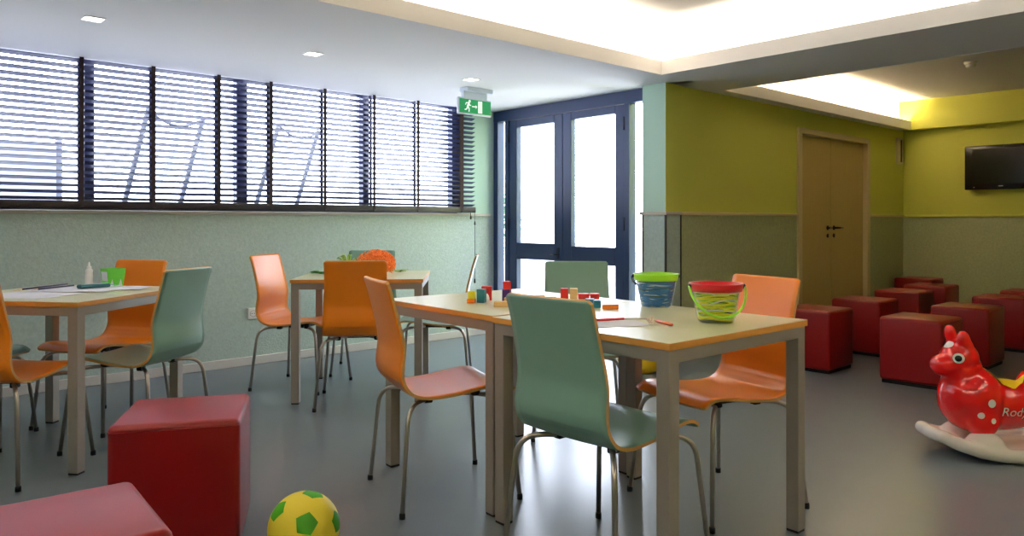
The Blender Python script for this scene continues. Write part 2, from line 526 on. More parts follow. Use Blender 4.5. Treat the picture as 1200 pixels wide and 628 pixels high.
# ------------------------------------------------------------------ chairs
PROF = [(-.285, .870), (-.263, .800), (-.243, .722), (-.227, .655), (-.2215, .605), (-.227, .555), (-.229, .515), (-.219, .475),
        (-.192, .441), (-.152, .423), (-.10, .418), (0, .424), (.09, .438), (.16, .446), (.205, .441), (.237, .421)]
def shell_mesh(mats):
    P = catmull(PROF, 5)
    k = len(P)
    ln = [0]
    for a, b in zip(P[:-1], P[1:]):
        ln.append(ln[-1]+(b-a).length)
    tot = ln[-1]
    th = .011
    nx = 14
    vs, fs, mi = [], [], []
    def width(s):
        t = s/tot
        w = .178+.012*math.sin(min(1, t/.55)*PI*.5)+.010*max(0, min(1, (t-.35)/.25))
        if t < .3:
            w -= .004*math.sin(t/.3*PI)
        e = min(s, tot-s)
        r = .012
        if e < r:
            w -= r-math.sqrt(max(0, r*r-(r-e)**2))
        return w
    def pos(i, off):
        t = (P[min(i+1, k-1)]-P[max(i-1, 0)]).normalized()
        nrm = Vector((t.y, -t.x, 0))                     # towards the sitter
        nrm = nrm if nrm.y > 0 or nrm.x > 0 else -nrm
        return t, nrm
    rows = []
    # extra samples near the ends so the corners are round
    for layer in (0, 1):
        L = []
        for i in range(k):
            t = (P[min(i+1, k-1)]-P[max(i-1, 0)]).normalized()
            nrm = Vector((-t.y, t.x, 0))
            p = P[i]+nrm*(th*layer)
            w = width(ln[i])
            R = []
            for j in range(nx+1):
                q = -1+2*j/nx
                sag = .006*(q*q-1) if ln[i] > tot*.5 else 0
                bow = .010*(q*q-1) if ln[i] < tot*.45 else 0
                R.append(len(vs))
                vs.append((p.x+bow*1.0, q*w, p.y+sag))
            L.append(R)
        rows.append(L)
    b, f = rows
    for i in range(k-1):
        for j in range(nx):
            fs.append((b[i][j], b[i][j+1], b[i+1][j+1], b[i+1][j])); mi.append(0)
            fs.append((f[i][j], f[i+1][j], f[i+1][j+1], f[i][j+1])); mi.append(0)
        for j in (0, nx):
            fs.append((b[i][j], b[i+1][j], f[i+1][j], f[i][j])); mi.append(1)
    for i in (0, k-1):
        for j in range(nx):
            fs.append((b[i][j], b[i][j+1], f[i][j+1], f[i][j])); mi.append(1)
    m = MB()
    for fa, mm in zip(fs, mi):
        pass
    m.v = vs; m.f = [list(x) for x in fs]; m.mi = mi; m.sm = [x == 0 for x in mi]
    return m

def make_chair(color):
    t = thing('chair', 'x', 'chair')
    shell_mesh(None).build('seat_shell', [M[color], M['ply']], t)
    for sx in (1, -1):
        for sy in (1, -1):
            path = fillet([(sx*.045, sy*.055, .404), (sx*.205, sy*.200, .402), (sx*.24, sy*.235, .012)], .075, 7)
            lg = MB().tube(path, .0092, 10).build('leg', M['tubesteel'], t)
            MB().lathe([(.0115, 0), (.0115, .016), (.0098, .022)], (sx*.2405, sy*.2355, 0), 12).build('foot_cap', M['black'], lg)
            cl = MB().rbox((sx*.10+.0, sy*.112, .402 if sx < 0 else .417), (.034, .028, .026 if sx < 0 else .036), .005, 2)
            cl.build('clip', M['black'], t)
    MB().rbox((0, 0, .406), (.13, .15, .022), .006, 2).build('mounting_plate', M['black'], t)
    return t

CH = {'teal': make_chair('teal'), 'orange': make_chair('orange')}
used = set()
def place_chair(color, x, y, deg, label):
    o = CH[color] if color not in used else copy_tree(CH[color])
    used.add(color)
    o.location = (x, y, 0)
    o.rotation_euler = (0, 0, math.radians(deg))
    tag(o, label, 'chair', 'plywood shell chairs at the tables')
    return o
place_chair('teal', 1.885, 1.615, 1, 'teal shell chair seen from behind, its back before the bucket table')
place_chair('orange', 1.876, 2.487, -17.4, 'orange shell chair with pale shiny seat in side view beside the table with toy blocks')
place_chair('orange', 2.604, 1.666, 166.3, 'orange shell chair tucked beside the red rimmed bucket, closest to the red cube stools')
place_chair('teal', 2.95, 2.72, 225, 'pale green shell chair standing before the glazed door, across the table from the teal one')
place_chair('orange', 2.415, 4.045, 55, 'orange shell chair seen squarely from behind at the table with green leaves')
place_chair('orange', 2.362, 4.684, -56, 'salmon orange shell chair by the wall socket, at the table with green leaves')
place_chair('teal', 2.975, 4.85, 232, 'green shell chair behind the orange pompom, against the window wall')
place_chair('teal', 3.03, 4.10, 139, 'shell chair seen edge on, between the leaf table and the glazed door')
place_chair('orange', .597, 3.962, 43, 'orange shell chair cut by the picture edge, before the glue bottle table')
place_chair('teal', 1.145, 3.985, 125, 'teal shell chair turned sideways behind the big red cube, at the glue bottle table')
place_chair('orange', 1.13, 4.565, 211, 'orange shell chair behind the green cup at the glue bottle table')
place_chair('teal', .485, 4.64, -51, 'dark teal shell chair mostly cut off, on the wall side of the glue bottle table')

# ------------------------------------------------------------------ tables
def make_table(w=.795):
    t = thing('table', 'x', 'table')
    m = MB()
    m.box(0, w, 0, w, .728, .748, 1)
    m.box(0, w, 0, w, .748, .750, 0)
    m.build('tabletop', [M['tabletop'], M['tabledge']], t, .0015)
    a = MB()
    i, th = .006, .022
    for (x0_, x1_, y0_, y1_) in ((i+.04, w-i-.04, i, i+th), (i+.04, w-i-.04, w-i-th, w-i), (i, i+th, i+.04, w-i-.04), (w-i-th, w-i, i+.04, w-i-.04)):
        a.box(x0_, x1_, y0_, y1_, .688, .728)
    a.build('apron', M['tableframe'], t, .002)
    L = .048
    for sx in (0, 1):
        for sy in (0, 1):
            x = i if sx == 0 else w-i-L
            y = i if sy == 0 else w-i-L
            lg = MB().box(x, x+L, y, y+L, .008, .728).build('leg', M['tableframe'], t, .003)
            MB().box(x+.002, x+L-.002, y+.002, y+L-.002, 0, .010).build('foot_cap', M['black'], lg)
    return t
tb = make_table()
TG = 'square activity tables'
def put_table(o, x, y, deg, label):
    o.location = (x, y, 0); o.rotation_euler = (0, 0, math.radians(deg))
    tag(o, label, 'table', TG)
put_table(tb, 1.787, 1.293, -1.2, 'square ivory topped table carrying the two toy buckets')
put_table(copy_tree(tb), 1.826, 2.112, -2.6, 'square ivory topped table carrying the toy blocks, joined to the bucket table')
put_table(copy_tree(tb), 2.055, 4.235, -39, 'square table with green leaves and an orange pompom on top')
put_table(copy_tree(tb), .805, 3.665, 39, 'square table by the window wall with paper sheets and a glue bottle')

# ------------------------------------------------------------------ cube stools
def make_stool():
    t = thing('cube_stool', 'x', 'stool')
    MB().rbox((0, 0, .2365), (.40, .40, .427), .022, 4).build('upholstery', M['red'], t)
    s_ = MB()
    for z in (.428,):
        pts = []
        h_ = .1985
        s_.tube(fillet([(-h_+.02, -h_, z), (h_, -h_, z), (h_, h_, z), (-h_, h_, z), (-h_, -h_, z), (-h_+.021, -h_, z)], .02, 5), .0022, 6)
    s_.build('seam_piping', M['red'], t)
    MB().box(-.185, .185, -.185, .185, .0, .03).build('plinth', M['plinth'], t)
    return t
st = make_stool()
first = True
def put_stool(x, y, deg, label, group):
    global first
    o = st if first else copy_tree(st)
    first = False
    o.location = (x, y, 0); o.rotation_euler = (0, 0, math.radians(deg))
    tag(o, label, 'stool', group)
G1, G2 = 'red cube stools in two rows before the television', 'red cube stools beside the ball'
put_stool(.925, 2.705, -28, 'big red leatherette cube stool behind the yellow and green ball', G2)
put_stool(.362, 1.872, -4, 'red cube stool cut off by the picture corner, only its shining top in view', G2)
put_stool(5.515, 2.665, 0, 'red cube stool close to the orange chair, first of the row along the lime wall', G1)
put_stool(6.49, 2.705, 0, 'red cube stool second along the lime wall, in front of the brown door', G1)
put_stool(7.54, 2.78, 0, 'red cube stool third along the lime wall, beyond the brown door handle', G1)
put_stool(8.42, 2.84, 0, 'red cube stool fourth along the lime wall, before the corner one', G1)
put_stool(9.30, 3.27, 0, 'darkest red cube stool pushed into the far corner under the narrow wall speaker', G1)
put_stool(5.53, 1.93, 0, 'red cube stool directly behind the head of the rocking pony', G1)
put_stool(6.53, 1.945, 0, 'red cube stool second in the row that starts behind the pony', G1)
put_stool(7.58, 1.97, 0, 'red cube stool third in the row that starts behind the pony', G1)
put_stool(8.36, 1.965, 0, 'red cube stool under the television, farthest in the row behind the pony', G1)

# ------------------------------------------------------------------ ball on the floor
def football(x, y, r, label):
    t = thing('ball', label, 'ball', (x, y, r))
    MB().ball((0, 0, 0), r, 0, 40, 28).build('ball_skin', M['ballyellow'], t)
    g = (1+5**.5)/2
    V = []
    for a in (-1, 1):
        for b in (-g, g):
            V += [Vector((0, a, b)), Vector((a, b, 0)), Vector((b, 0, a))]
    V = [v.normalized() for v in V]
    def frame(a, b_):
        a = a.normalized(); b_ = (b_-a*b_.dot(a)).normalized()
        return Matrix((a, b_, a.cross(b_))).transposed()
    q0 = V[0]; q1 = sorted(V, key=lambda q: -q.dot(q0))[1]
    Rt, Fw = Vector((math.sin(YAW), -math.cos(YAW), 0)), Vector((x, y, r-EYE)).normalized()
    Up = Rt.cross(Fw)
    wd_ = lambda a, b_, c_: Rt*a+Up*b_-Fw*c_
    R = frame(wd_(.06, .10, .99), wd_(.17, .90, .42)) @ frame(q0, q1).transposed()
    for v in V:
        nb = sorted(V, key=lambda q: -q.dot(v))[1:6]
        cs = []
        for q in nb:
            cs.append(v.lerp(q, .31).normalized())
        ax = (cs[0]-v*cs[0].dot(v)).normalized(); ay = v.cross(ax)
        cs.sort(key=lambda q: math.atan2(q.dot(ay), q.dot(ax)))
        pm = MB()
        pts = [v]
        N = 5
        ring = []
        for i in range(5):
            for k in range(N):
                ring.append(cs[i].lerp(cs[(i+1) % 5], k/N))
        vs = [v]
        m_ = len(ring)
        for lv in range(1, 5):
            vs += [v.lerp(q, lv/4) for q in ring]
        fs = [(0, 1+i, 1+(i+1) % m_) for i in range(m_)]
        for lv in range(3):
            a = 1+lv*m_
            fs += [(a+i, a+m_+i, a+m_+(i+1) % m_, a+(i+1) % m_) for i in range(m_)]
        pm.add([tuple(R @ (q.normalized()*(r*1.006))) for q in vs], fs, 0, True)
        pm.build('pentagon_patch', M['ballgreen'], t)
    return t
football(1.14, 2.248, .113, 'yellow toy football with green pentagon patches on the floor')

# ------------------------------------------------------------------ rocking pony
def remeshed(mb, vox, smooth):
    me = bpy.data.meshes.new('tmp')
    me.from_pydata(mb.v, [], mb.f)
    o = bpy.data.objects.new('tmp', me)
    col.objects.link(o)
    r = o.modifiers.new('r', 'REMESH'); r.mode = 'VOXEL'; r.voxel_size = vox
    s_ = o.modifiers.new('s', 'SMOOTH'); s_.iterations = smooth; s_.factor = .5
    dg = bpy.context.evaluated_depsgraph_get()
    ev = o.evaluated_get(dg)
    out = bpy.data.meshes.new_from_object(ev)
    bpy.data.objects.remove(o)
    for p in out.polygons: p.use_smooth = True
    return out
PX, PY = 4.165, 1.045
pony = thing('rocking_pony', 'glossy red inflatable pony with yellow saddle on a white rocker base', 'rocking toy', (PX, PY, 0), math.radians(137.7))
b = MB()
def ell(x, y, z, rx, ry, rz, ang=0):
    b.ball((x, y, z), (rx, ry, rz), 0, 24, 16, Matrix.Rotation(math.radians(ang), 3, 'Y'))
ell(.206, 0, .262, .142, .140, .155)                  # chest
ell(.06, 0, .232, .20, .118, .118)                     # barrel
ell(-.20, 0, .275, .185, .150, .165)                   # rump
ell(.252, 0, .375, .083, .085, .12, 4)                 # neck
ell(.258, 0, .455, .084, .082, .078, 8)                # head
ell(.305, 0, .430, .068, .062, .052, 22)
ell(.346, 0, .418, .044, .056, .050, 14)               # muzzle
ell(.205, 0, .40, .05, .05, .075)
ell(.325, 0, .424, .055, .057, .050)
ell(.236, 0, .335, .098, .104, .080)
for sy in (1, -1):
    ell(.20, sy*.078, .178, .078, .062, .080)          # feet
    ell(-.22, sy*.080, .178, .078, .062, .080)
ell(.262, .042, .540, .032, .024, .050, 10)            # ears, the head turned a little
ell(.250, .040, .510, .036, .027, .04, 10)
ell(.278, -.036, .558, .030, .023, .050, 14)
ell(.265, -.036, .525, .036, .026, .045, 14)
me = remeshed(b, .008, 8)
me.materials.append(M['pony'])
body = bpy.data.objects.new('pony_body', me); col.objects.link(body); body.parent = pony
tree = BVHTree.FromPolygons([v.co for v in me.vertices], [p.vertices[:] for p in me.polygons])
def project(pts, fs, origin, nrm, up, off=.0018):
    """stick flat outline points (a,b) on the body from a viewpoint plane"""
    nrm = Vector(nrm).normalized(); up = Vector(up); ax = up.cross(nrm).normalized(); up = nrm.cross(ax)
    vs = []
    for a, c_ in pts:
        p = Vector(origin)+ax*a+up*c_
        hit, hn, _, _ = tree.ray_cast(p+nrm*.4, -nrm)
        if hit is None:
            hit, hn, _, _ = tree.find_nearest(p)
        vs.append(tuple(hit+nrm*off))
    return vs, fs
def disc(r, origin, nrm, name, m, parent, off=.0018, sx=1, up=(0, 0, 1)):
    pts, fs = [(0, 0)], []
    n_, rings = 28, 6
    for k in range(1, rings+1):
        for j in range(n_):
            a = 2*PI*j/n_
            pts.append((math.cos(a)*r*k/rings*sx, math.sin(a)*r*k/rings))
    fs = [(0, 1+j, 1+(j+1) % n_) for j in range(n_)]
    for k in range(rings-1):
        a = 1+k*n_
        fs += [(a+j, a+n_+j, a+n_+(j+1) % n_, a+(j+1) % n_) for j in range(n_)]
    vs, fs = project(pts, fs, origin, nrm, up, off)
    return MB().add(vs, fs, 0, True).build(name, m, parent, fixn=False)
for sy in (1, -1):
    e = disc(.0235, (.284, 0, .452), (.25, sy, .15), 'eye', M['white'], pony, .003)
    disc(.0145, (.286, 0, .451), (.25, sy, .15), 'pupil', M['pupil'], e, .0055)
    for r_, x_, z_ in ((.0185, .190, .268), (.0145, .235, .212), (.0125, .182, .188)):
        disc(r_, (x_, 0, z_), (0, sy, 0), 'white_spot', M['white'], pony)
disc(.022, (.300, 0, .50), (.55, 0, 1), 'forehead_patch', M['white'], pony, .0022, 1.3, (1, 0, 0))
# saddle: a yellow sheet laid over the back
pts, fs = [], []
nu, nv = 20, 24
for i in range(nu+1):
    for j in range(nv+1):
        ang = math.radians(-56+112*j/nv)
        k = abs(j/nv-.5)*2
        x_ = .05+(i/nu-.5)*(.20*(1-.93*k**1.3))
        hit, hn, _, _ = tree.ray_cast(Vector((x_, math.sin(ang)*.4, .27+math.cos(ang)*.4)), Vector((0, -math.sin(ang), -math.cos(ang))))
        pts.append(tuple(hit+hn*.0035))
fs = [(i*(nv+1)+j, (i+1)*(nv+1)+j, (i+1)*(nv+1)+j+1, i*(nv+1)+j+1) for i in range(nu) for j in range(nv)]
sd = MB().add(pts, fs, 0, True).build('saddle', M['yellow'], pony)
# lettering on both flanks
def text_mesh(txt, size):
    cu_ = bpy.data.curves.new('txt', 'FONT')
    cu_.body = txt; cu_.size = size; cu_.align_x = 'CENTER'; cu_.align_y = 'CENTER'; cu_.shear = .2
    o = bpy.data.objects.new('txt', cu_); col.objects.link(o)
    dg = bpy.context.evaluated_depsgraph_get()
    m_ = bpy.data.meshes.new_from_object(o.evaluated_get(dg))
    bpy.data.objects.remove(o)
    bm_ = bmesh.new(); bm_.from_mesh(m_)
    bmesh.ops.triangulate(bm_, faces=bm_.faces[:])
    bmesh.ops.subdivide_edges(bm_, edges=bm_.edges[:], cuts=1)
    bmesh.ops.triangulate(bm_, faces=bm_.faces[:])
    bm_.to_mesh(m_); bm_.free()
    return m_
tm = text_mesh('Rody', .056)
for sy in (1, -1):
    vs, fs = project([(v.co.x, v.co.y) for v in tm.vertices], [p.vertices[:] for p in tm.polygons], (.072, 0, .222), (0, sy, 0), (0, 0, 1), .002)
    MB().add(vs, fs, 0).build('lettering', M['white'], pony, fixn=False)
# rocker base: two curved runners, a deck and four foot cups
rb = MB()
for sy in (1, -1):
    path, rad = [], []
    for i in range(29):
        q = -1+2*i/28
        x_ = q*.385
        z_ = .033+.068*abs(q)**2.4
        y_ = sy*(.16-.075*abs(q)**4)
        path.append((x_, y_, z_)); rad.append(.033*(1-.15*abs(q)**6))
    rb.tube(path, rad, 14)
    for e_ in (1, -1):
        rb.ball((e_*.385, sy*.085, .104), (.034, .04, .030))
for e_ in (1, -1):
    rb.tube([(e_*.385, -.09, .102), (e_*.398, 0, .104), (e_*.385, .09, .102)], .031, 12)
    rb.ball((e_*.32, 0, .078), (.10, .12, .022), 0, 24, 12, Matrix.Rotation(-e_*.28, 3, 'Y'))
rb.ball((.0, 0, .045), (.27, .15, .018), 0, 32, 12)
for x_ in (.20, -.22):
    for sy in (1, -1):
        rb.ball((x_, sy*.10, .070), (.086, .072, .064), 0, 24, 16)
me2 = remeshed(rb, .009, 4)
me2.materials.append(M['whitegloss'])
o = bpy.data.objects.new('rocker_base', me2); col.objects.link(o); o.parent = pony
zmin = min(v.co.z for v in me2.vertices)
for v in me2.vertices: v.co.z -= zmin

# yellow pouf partly hidden behind the table
p = thing('floor_pouf', 'low yellow rounded pouf on the floor by the column, mostly hidden behind the bucket table', 'pouf', (4.42, 3.46, 0))
MB().lathe([(.10, 0), (.155, .03), (.175, .10), (.17, .19), (.13, .26), (.05, .285), (.0, .288)], n=32, cap=False).build('pouf_cover', M['yellow'], p)
MB().lathe([(.10, 0), (.10, .012)], n=24).build('pouf_base', M['plinth'], p)

# ------------------------------------------------------------------ wall and ceiling fittings
tv = thing('television', 'black flat television on the lime wall', 'television', (U2, 2.53, 1.69))
MB().rbox((-.075, -.03, 0), (.075, .68, .485), .010, 2).build('tv_body', M['tvblack'], tv)
MB().box(-.1135, -.110, -.30, .235, -.185, .205).build('tv_screen', M['tvscreen'], tv)
MB().box(-.038, 0, -.12, .12, -.10, .10).build('wall_bracket', M['black'], tv)
MB().box(-.1145, -.1125, -.065, -.02, -.212, -.203).build('badge', M['chrome'], tv)
m_ = MB(); m_.T = Matrix.Translation((-.113, .215, -.218)) @ Matrix.Rotation(-PI/2, 4, 'Y'); m_.lathe([(.008, 0), (.008, .003)], n=12)
m_.build('power_button', M['chrome'], tv)

sp = thing('wall_speaker', 'narrow ivory grille panel high on the lime wall by the corner', 'wall speaker', (9.40, VG, 1.925))
MB().box(-.085, .085, -.03, 0, -.155, .155).build('housing', M['vent'], sp, .005)
m_ = MB()
for i in range(3):
    m_.box(-.016+i*.012, -.011+i*.012, -.034, -.029, -.13, .13)
m_.build('grille', M['darktrim'], sp)

so = thing('wall_socket', 'white electrical wall socket on the sage dado', 'socket', (2.425, VW, .393))
MB().rbox((0, -.006, 0), (.085, .012, .085), .004, 2).build('cover_plate', M['white'], so)
m_ = MB(); m_.T = Matrix.Translation((0, -.0125, 0)) @ Matrix.Rotation(PI/2, 4, 'X')
m_.lathe([(.026, 0), (.026, .003), (.021, .003), (.021, .0)], n=24, cap=False)
m_.build('socket_ring', M['base'], so)
m_ = MB()
for x_ in (-.010, .010):
    m_.T = Matrix.Translation((x_, -.012, 0)) @ Matrix.Rotation(PI/2, 4, 'X'); m_.lathe([(.0035, 0), (.0035, .002)], n=8)
m_.build('pin_holes', M['black'], so)

sm = thing('smoke_detector', 'white smoke detector on the raised ceiling of the far cove', 'smoke detector', (7.50, 2.21, ZU))
MB().lathe([(.052, 0), (.052, -.016), (.046, -.024)], n=28).build('detector_base', M['white'], sm)
MB().lathe([(.036, -.022), (.040, -.036), (.034, -.05), (.020, -.056), (0, -.057)], n=28, cap=False).build('sensor_head', M['white'], sm)

def downlight(u, v, lab):
    t = thing('ceiling_downlight', lab, 'ceiling light', (u, v, ZC), 0, 'square recessed downlights by the window')
    f_ = MB()
    for a in ((-.052, .052, -.052, -.044), (-.052, .052, .044, .052), (-.052, -.044, -.044, .044), (.044, .052, -.044, .044)):
        f_.box(*a, -.004, .002)
    f_.build('frame', M['white'], t)
    MB().box(-.044, .044, -.044, .044, -.002, .001).build('diffuser', M['lamp'], t)
downlight(1.05, 4.45, 'square ceiling downlight above the glue bottle table, far from the exit sign')
downlight(2.312, 4.432, 'square ceiling downlight above the leaf table, middle one along the window')
downlight(3.612, 4.429, 'square ceiling downlight next to the green exit sign')

# exit sign: ceiling plate and hanging green panel facing the room
ES = thing('exit_sign', 'green emergency exit sign with running figure hanging from the ceiling', 'exit sign', (0, 0, 0))
su0, su1, sv, sz0, sz1 = 3.71, 4.056, 4.72, 1.953, 2.088
scu = (su0+su1)/2
MB().box(scu-.11, scu+.155, sv-.055, sv+.055, ZC-.035, ZC).build('ceiling_plate', M['signcase'], ES, .006)
MB().box(scu-.12, scu+.12, sv-.016, sv+.016, sz1-.01, ZC-.03).build('stem', M['signcase'], ES)
pn = MB().rbox((scu, sv, (sz0+sz1)/2), (su1-su0, .026, sz1-sz0), .008, 2).build('sign_panel', M['signcase'], ES)
MB().box(su0+.010, su1-.010, sv-.0155, sv-.0125, sz0+.012, sz1-.012).build('green_face', M['signgreen'], ES)
y_ = sv-.0158
def flat(mb_, pts):
    mb_.prism(pts, .0012, 0, lambda x, z, h_: (x, y_-h_, z))
def fpx(x, y):   # pixel on a 718x628 close-up -> panel metres
    return (su0+(x-135)/(490-135)*(su1-su0), sz1-(y-285-(x-135)*.13)/(195)*(sz1-sz0))
ic = MB()
def bar(p, q, w_):
    a, b_ = Vector(p), Vector(q)
    d = (b_-a).normalized(); nn = Vector((-d.y, d.x))*w_/2
    flat(ic, [tuple(a+nn), tuple(a-nn), tuple(b_-nn), tuple(b_+nn)])
cx0, cz0 = su0+.095, (sz0+sz1)/2
for k in range(1):
    pts = [(cx0+.017+.011*math.cos(a*PI/8), cz0+.040+.011*math.sin(a*PI/8)) for a in range(16)]
    flat(ic, pts)
bar((cx0+.010, cz0+.030), (cx0-.004, cz0-.008), .018)
bar((cx0+.008, cz0+.028), (cx0-.018, cz0+.026), .007)
bar((cx0-.018, cz0+.026), (cx0-.026, cz0+.008), .007)
bar((cx0+.010, cz0+.026), (cx0+.020, cz0+.006), .007)
bar((cx0+.020, cz0+.006), (cx0+.032, cz0+.010), .007)
bar((cx0-.004, cz0-.006), (cx0+.012, cz0-.018), .010)
bar((cx0+.012, cz0-.018), (cx0+.010, cz0-.045), .009)
bar((cx0-.006, cz0-.006), (cx0-.014, cz0-.026), .010)
bar((cx0-.014, cz0-.026), (cx0-.034, cz0-.030), .009)
ic.build('running_figure', M['signwhite'], ES)
ic = MB()
bar((cx0+.042, cz0), (cx0+.088, cz0), .010)
flat(ic, [(cx0+.078, cz0+.016), (cx0+.096, cz0), (cx0+.078, cz0-.016), (cx0+.084, cz0)])
ic.build('arrow', M['signwhite'], ES)
ic = MB()
flat(ic, [(cx0+.105, cz0-.048), (cx0+.148, cz0-.048), (cx0+.148, cz0+.048), (cx0+.105, cz0+.048)])
ic.build('door_symbol', M['signwhite'], ES)

# ------------------------------------------------------------------ toy blocks
TZ = .7502
def paint(name, r, g, b_, rough=.4):
    if name not in M:
        M[name] = mat(name, S(r, g, b_), rough, .5)
    return M[name]
MR = paint('red_paint', 206, 28, 24); MT = paint('teal_paint', 30, 120, 140); MP = paint('purple_paint', 84, 34, 120)
MY = paint('lemon_paint', 222, 222, 40); MO = paint('orange_paint', 240, 130, 24); MBl = paint('blue_paint', 62, 120, 160)
MW = mat('natural_wood', S(222, 184, 126), .5, .4, noise=(40, .12, (1, 1, 8)))
BG = 'wooden toy blocks on the joined table'
def block(x, y, z, s, deg, m, label, face=None, arch=False):
    t = MB()
    if arch:
        w, d, h = s
        pts = [(-w/2, 0), (-w/2, h), (w/2, h), (w/2, 0)]
        pts += [(w*.28*math.cos(a*PI/8), h*.5*math.sin(a*PI/8)) for a in range(9)]
        t.prism(pts, d, 0, lambda a, c_, e: (a, e-d/2, c_))
        o = t.build('toy_block', m, None, .0015)
    else:
        t.box(-s[0]/2, s[0]/2, -s[1]/2, s[1]/2, 0, s[2])
        o = t.build('toy_block', m, None, .002)
    o.location = (x, y, z); o.rotation_euler = (0, 0, math.radians(deg))
    if face:
        fm, ax = face
        if ax == 'x':
            MB().box(-s[0]/2-.0006, -s[0]/2+.001, -s[1]/2+.002, s[1]/2-.002, .002, s[2]-.002).build('painted_face', fm, o)
        else:
            MB().cbox((0, 0, s[2]), (s[0]*.62, s[1]*.62, .0012)).build('printed_mark', fm, o)
            MB().cbox((0, -s[1]/2, s[2]*.5), (s[0]*.55, .0012, s[2]*.55)).build('printed_mark', fm, o)
    return tag(o, label, 'toy block', BG)
block(2.045, 2.505, TZ, (.034, .034, .018), 40, MO, 'flat orange toy block under the yellow cube block')
block(2.047, 2.505, TZ+.018, (.030, .030, .033), 44, MY, 'yellow cube block standing on the orange toy block')
block(2.085, 2.485, TZ, (.034, .034, .058), 30, MT, 'tall teal toy block beside the yellow one')
block(2.165, 2.545, TZ, (.046, .030, .062), -42, MR, 'red arch shaped toy block standing behind the teal block', None, True)
block(2.185, 2.435, TZ, (.034, .034, .056), 36, MP, 'purple toy block carrying a red block on top')
block(2.186, 2.435, TZ+.056, (.033, .033, .033), 52, MR, 'red cube block balanced on the purple toy block')
block(2.045, 2.313, TZ, (.060, .030, .022), -40, MW, 'flat natural wood toy block in front of the purple block')
block(2.088, 2.318, TZ, (.030, .030, .034), 40, MW, 'small natural cube block printed with a dark mark', (M['plinth'], 'z'))
block(2.44, 2.49, TZ, (.046, .012, .008), -30, MW, 'thin natural wood stick behind the teal chair back, nearer the purple block')
block(2.43, 2.40, TZ, (.036, .012, .008), -55, MW, 'short natural wood stick behind the teal chair back, nearer the red cube')
block(2.470, 2.362, TZ, (.028, .034, .046), 46, MR, 'upright red toy block touching a natural wood block')
block(2.497, 2.330, TZ, (.034, .034, .046), 44, MW, 'upright natural wood toy block touching the red one')
block(2.525, 2.295, TZ, (.048, .026, .024), -36, MR, 'low red toy block next to the upright natural wood one')
block(2.562, 2.262, TZ, (.042, .026, .024), -48, MR, 'low red toy block at the end of the red pair, nearer the blue bucket')
block(2.405, 2.150, TZ, (.040, .026, .020), -40, MBl, 'low blue toy block behind the small teal cube')
block(2.308, 2.025, TZ, (.029, .029, .030), 46, MT, 'small teal cube block touching the orange bar')
block(2.313, 1.960, TZ, (.064, .022, .018), -44, MO, 'orange bar shaped toy block beside the small teal cube')

# ------------------------------------------------------------------ pencils, a sheet for the window reflection and a twist of cord on the bucket table
def pencil(a, b_, r, m, tipm, label, z=TZ, name='pencil', cat='pencil', group=None):
    A, B_ = Vector((*a, 0)), Vector((*b_, 0))
    L = (B_-A).length
    o = thing(name, label, cat, (A.x, A.y, z+r), math.atan2(B_.y-A.y, B_.x-A.x), group)
    MB().tube([(0, 0, 0), (L*.86, 0, 0)], r, 8).build('barrel', m, o)
    MB().tube([(L*.86, 0, 0), (L*.93, 0, 0), (L, 0, -r*.6)], [r*.98, r*.6, r*.12], 8).build('tip', tipm, o)
    return o
pencil((2.085, 1.705), (1.960, 1.760), .0048, MR, MW, 'red pencil lying flat between the teal chair back and the buckets')
pencil((2.085, 1.500), (2.135, 1.610), .0050, paint('salmon_paint', 226, 110, 70), MW, 'short orange pencil lying by the twist of cord, beside the red rimmed bucket')
pencil((2.16, 1.66), (2.085, 1.715), .0035, M['white'], paint('pink_paint', 240, 190, 190), 'thin white pencil lying in line behind the red pencil')
tw = MB()
pts = []
for i in range(60):
    a = i/59*PI*5
    pts.append((.018*math.cos(a)+.010*math.sin(a*.7), .014*math.sin(a*1.1), .004+.018*(.5+.5*math.sin(a*1.7))))
tw.tube(pts, .0022, 6)
o = tw.build('cord_twist', paint('pale_cord', 236, 216, 200, .6)); o.location = (2.068, 1.575, TZ+.001)
tag(o, 'small pale twist of cord beside the orange pencil', 'cord')
def sheet(x, y, w_, h_, deg, z, label, group, marks=None):
    o = thing('paper_sheet', label, 'paper', (x, y, z), math.radians(deg), group)
    m_ = MB()
    N = 8
    vs = [((i/N-.5)*w_, (j/N-.5)*h_, .0012+.0012*math.sin(i*1.3+j*.8)) for i in range(N+1) for j in range(N+1)]
    fs = [(i*(N+1)+j, (i+1)*(N+1)+j, (i+1)*(N+1)+j+1, i*(N+1)+j+1) for i in range(N) for j in range(N)]
    m_.add(vs, fs, 0, True).build('sheet', M['paper'], o)
    return o
M['paper'] = mat('white_paper', S(236, 234, 240), .75, .2)
sheet(1.985, 1.665, .21, .15, -30, TZ, 'white sheet standing in for the window reflection under the red pencil on the bucket table', None)  # pale sheet added where the window reflects in the tabletop

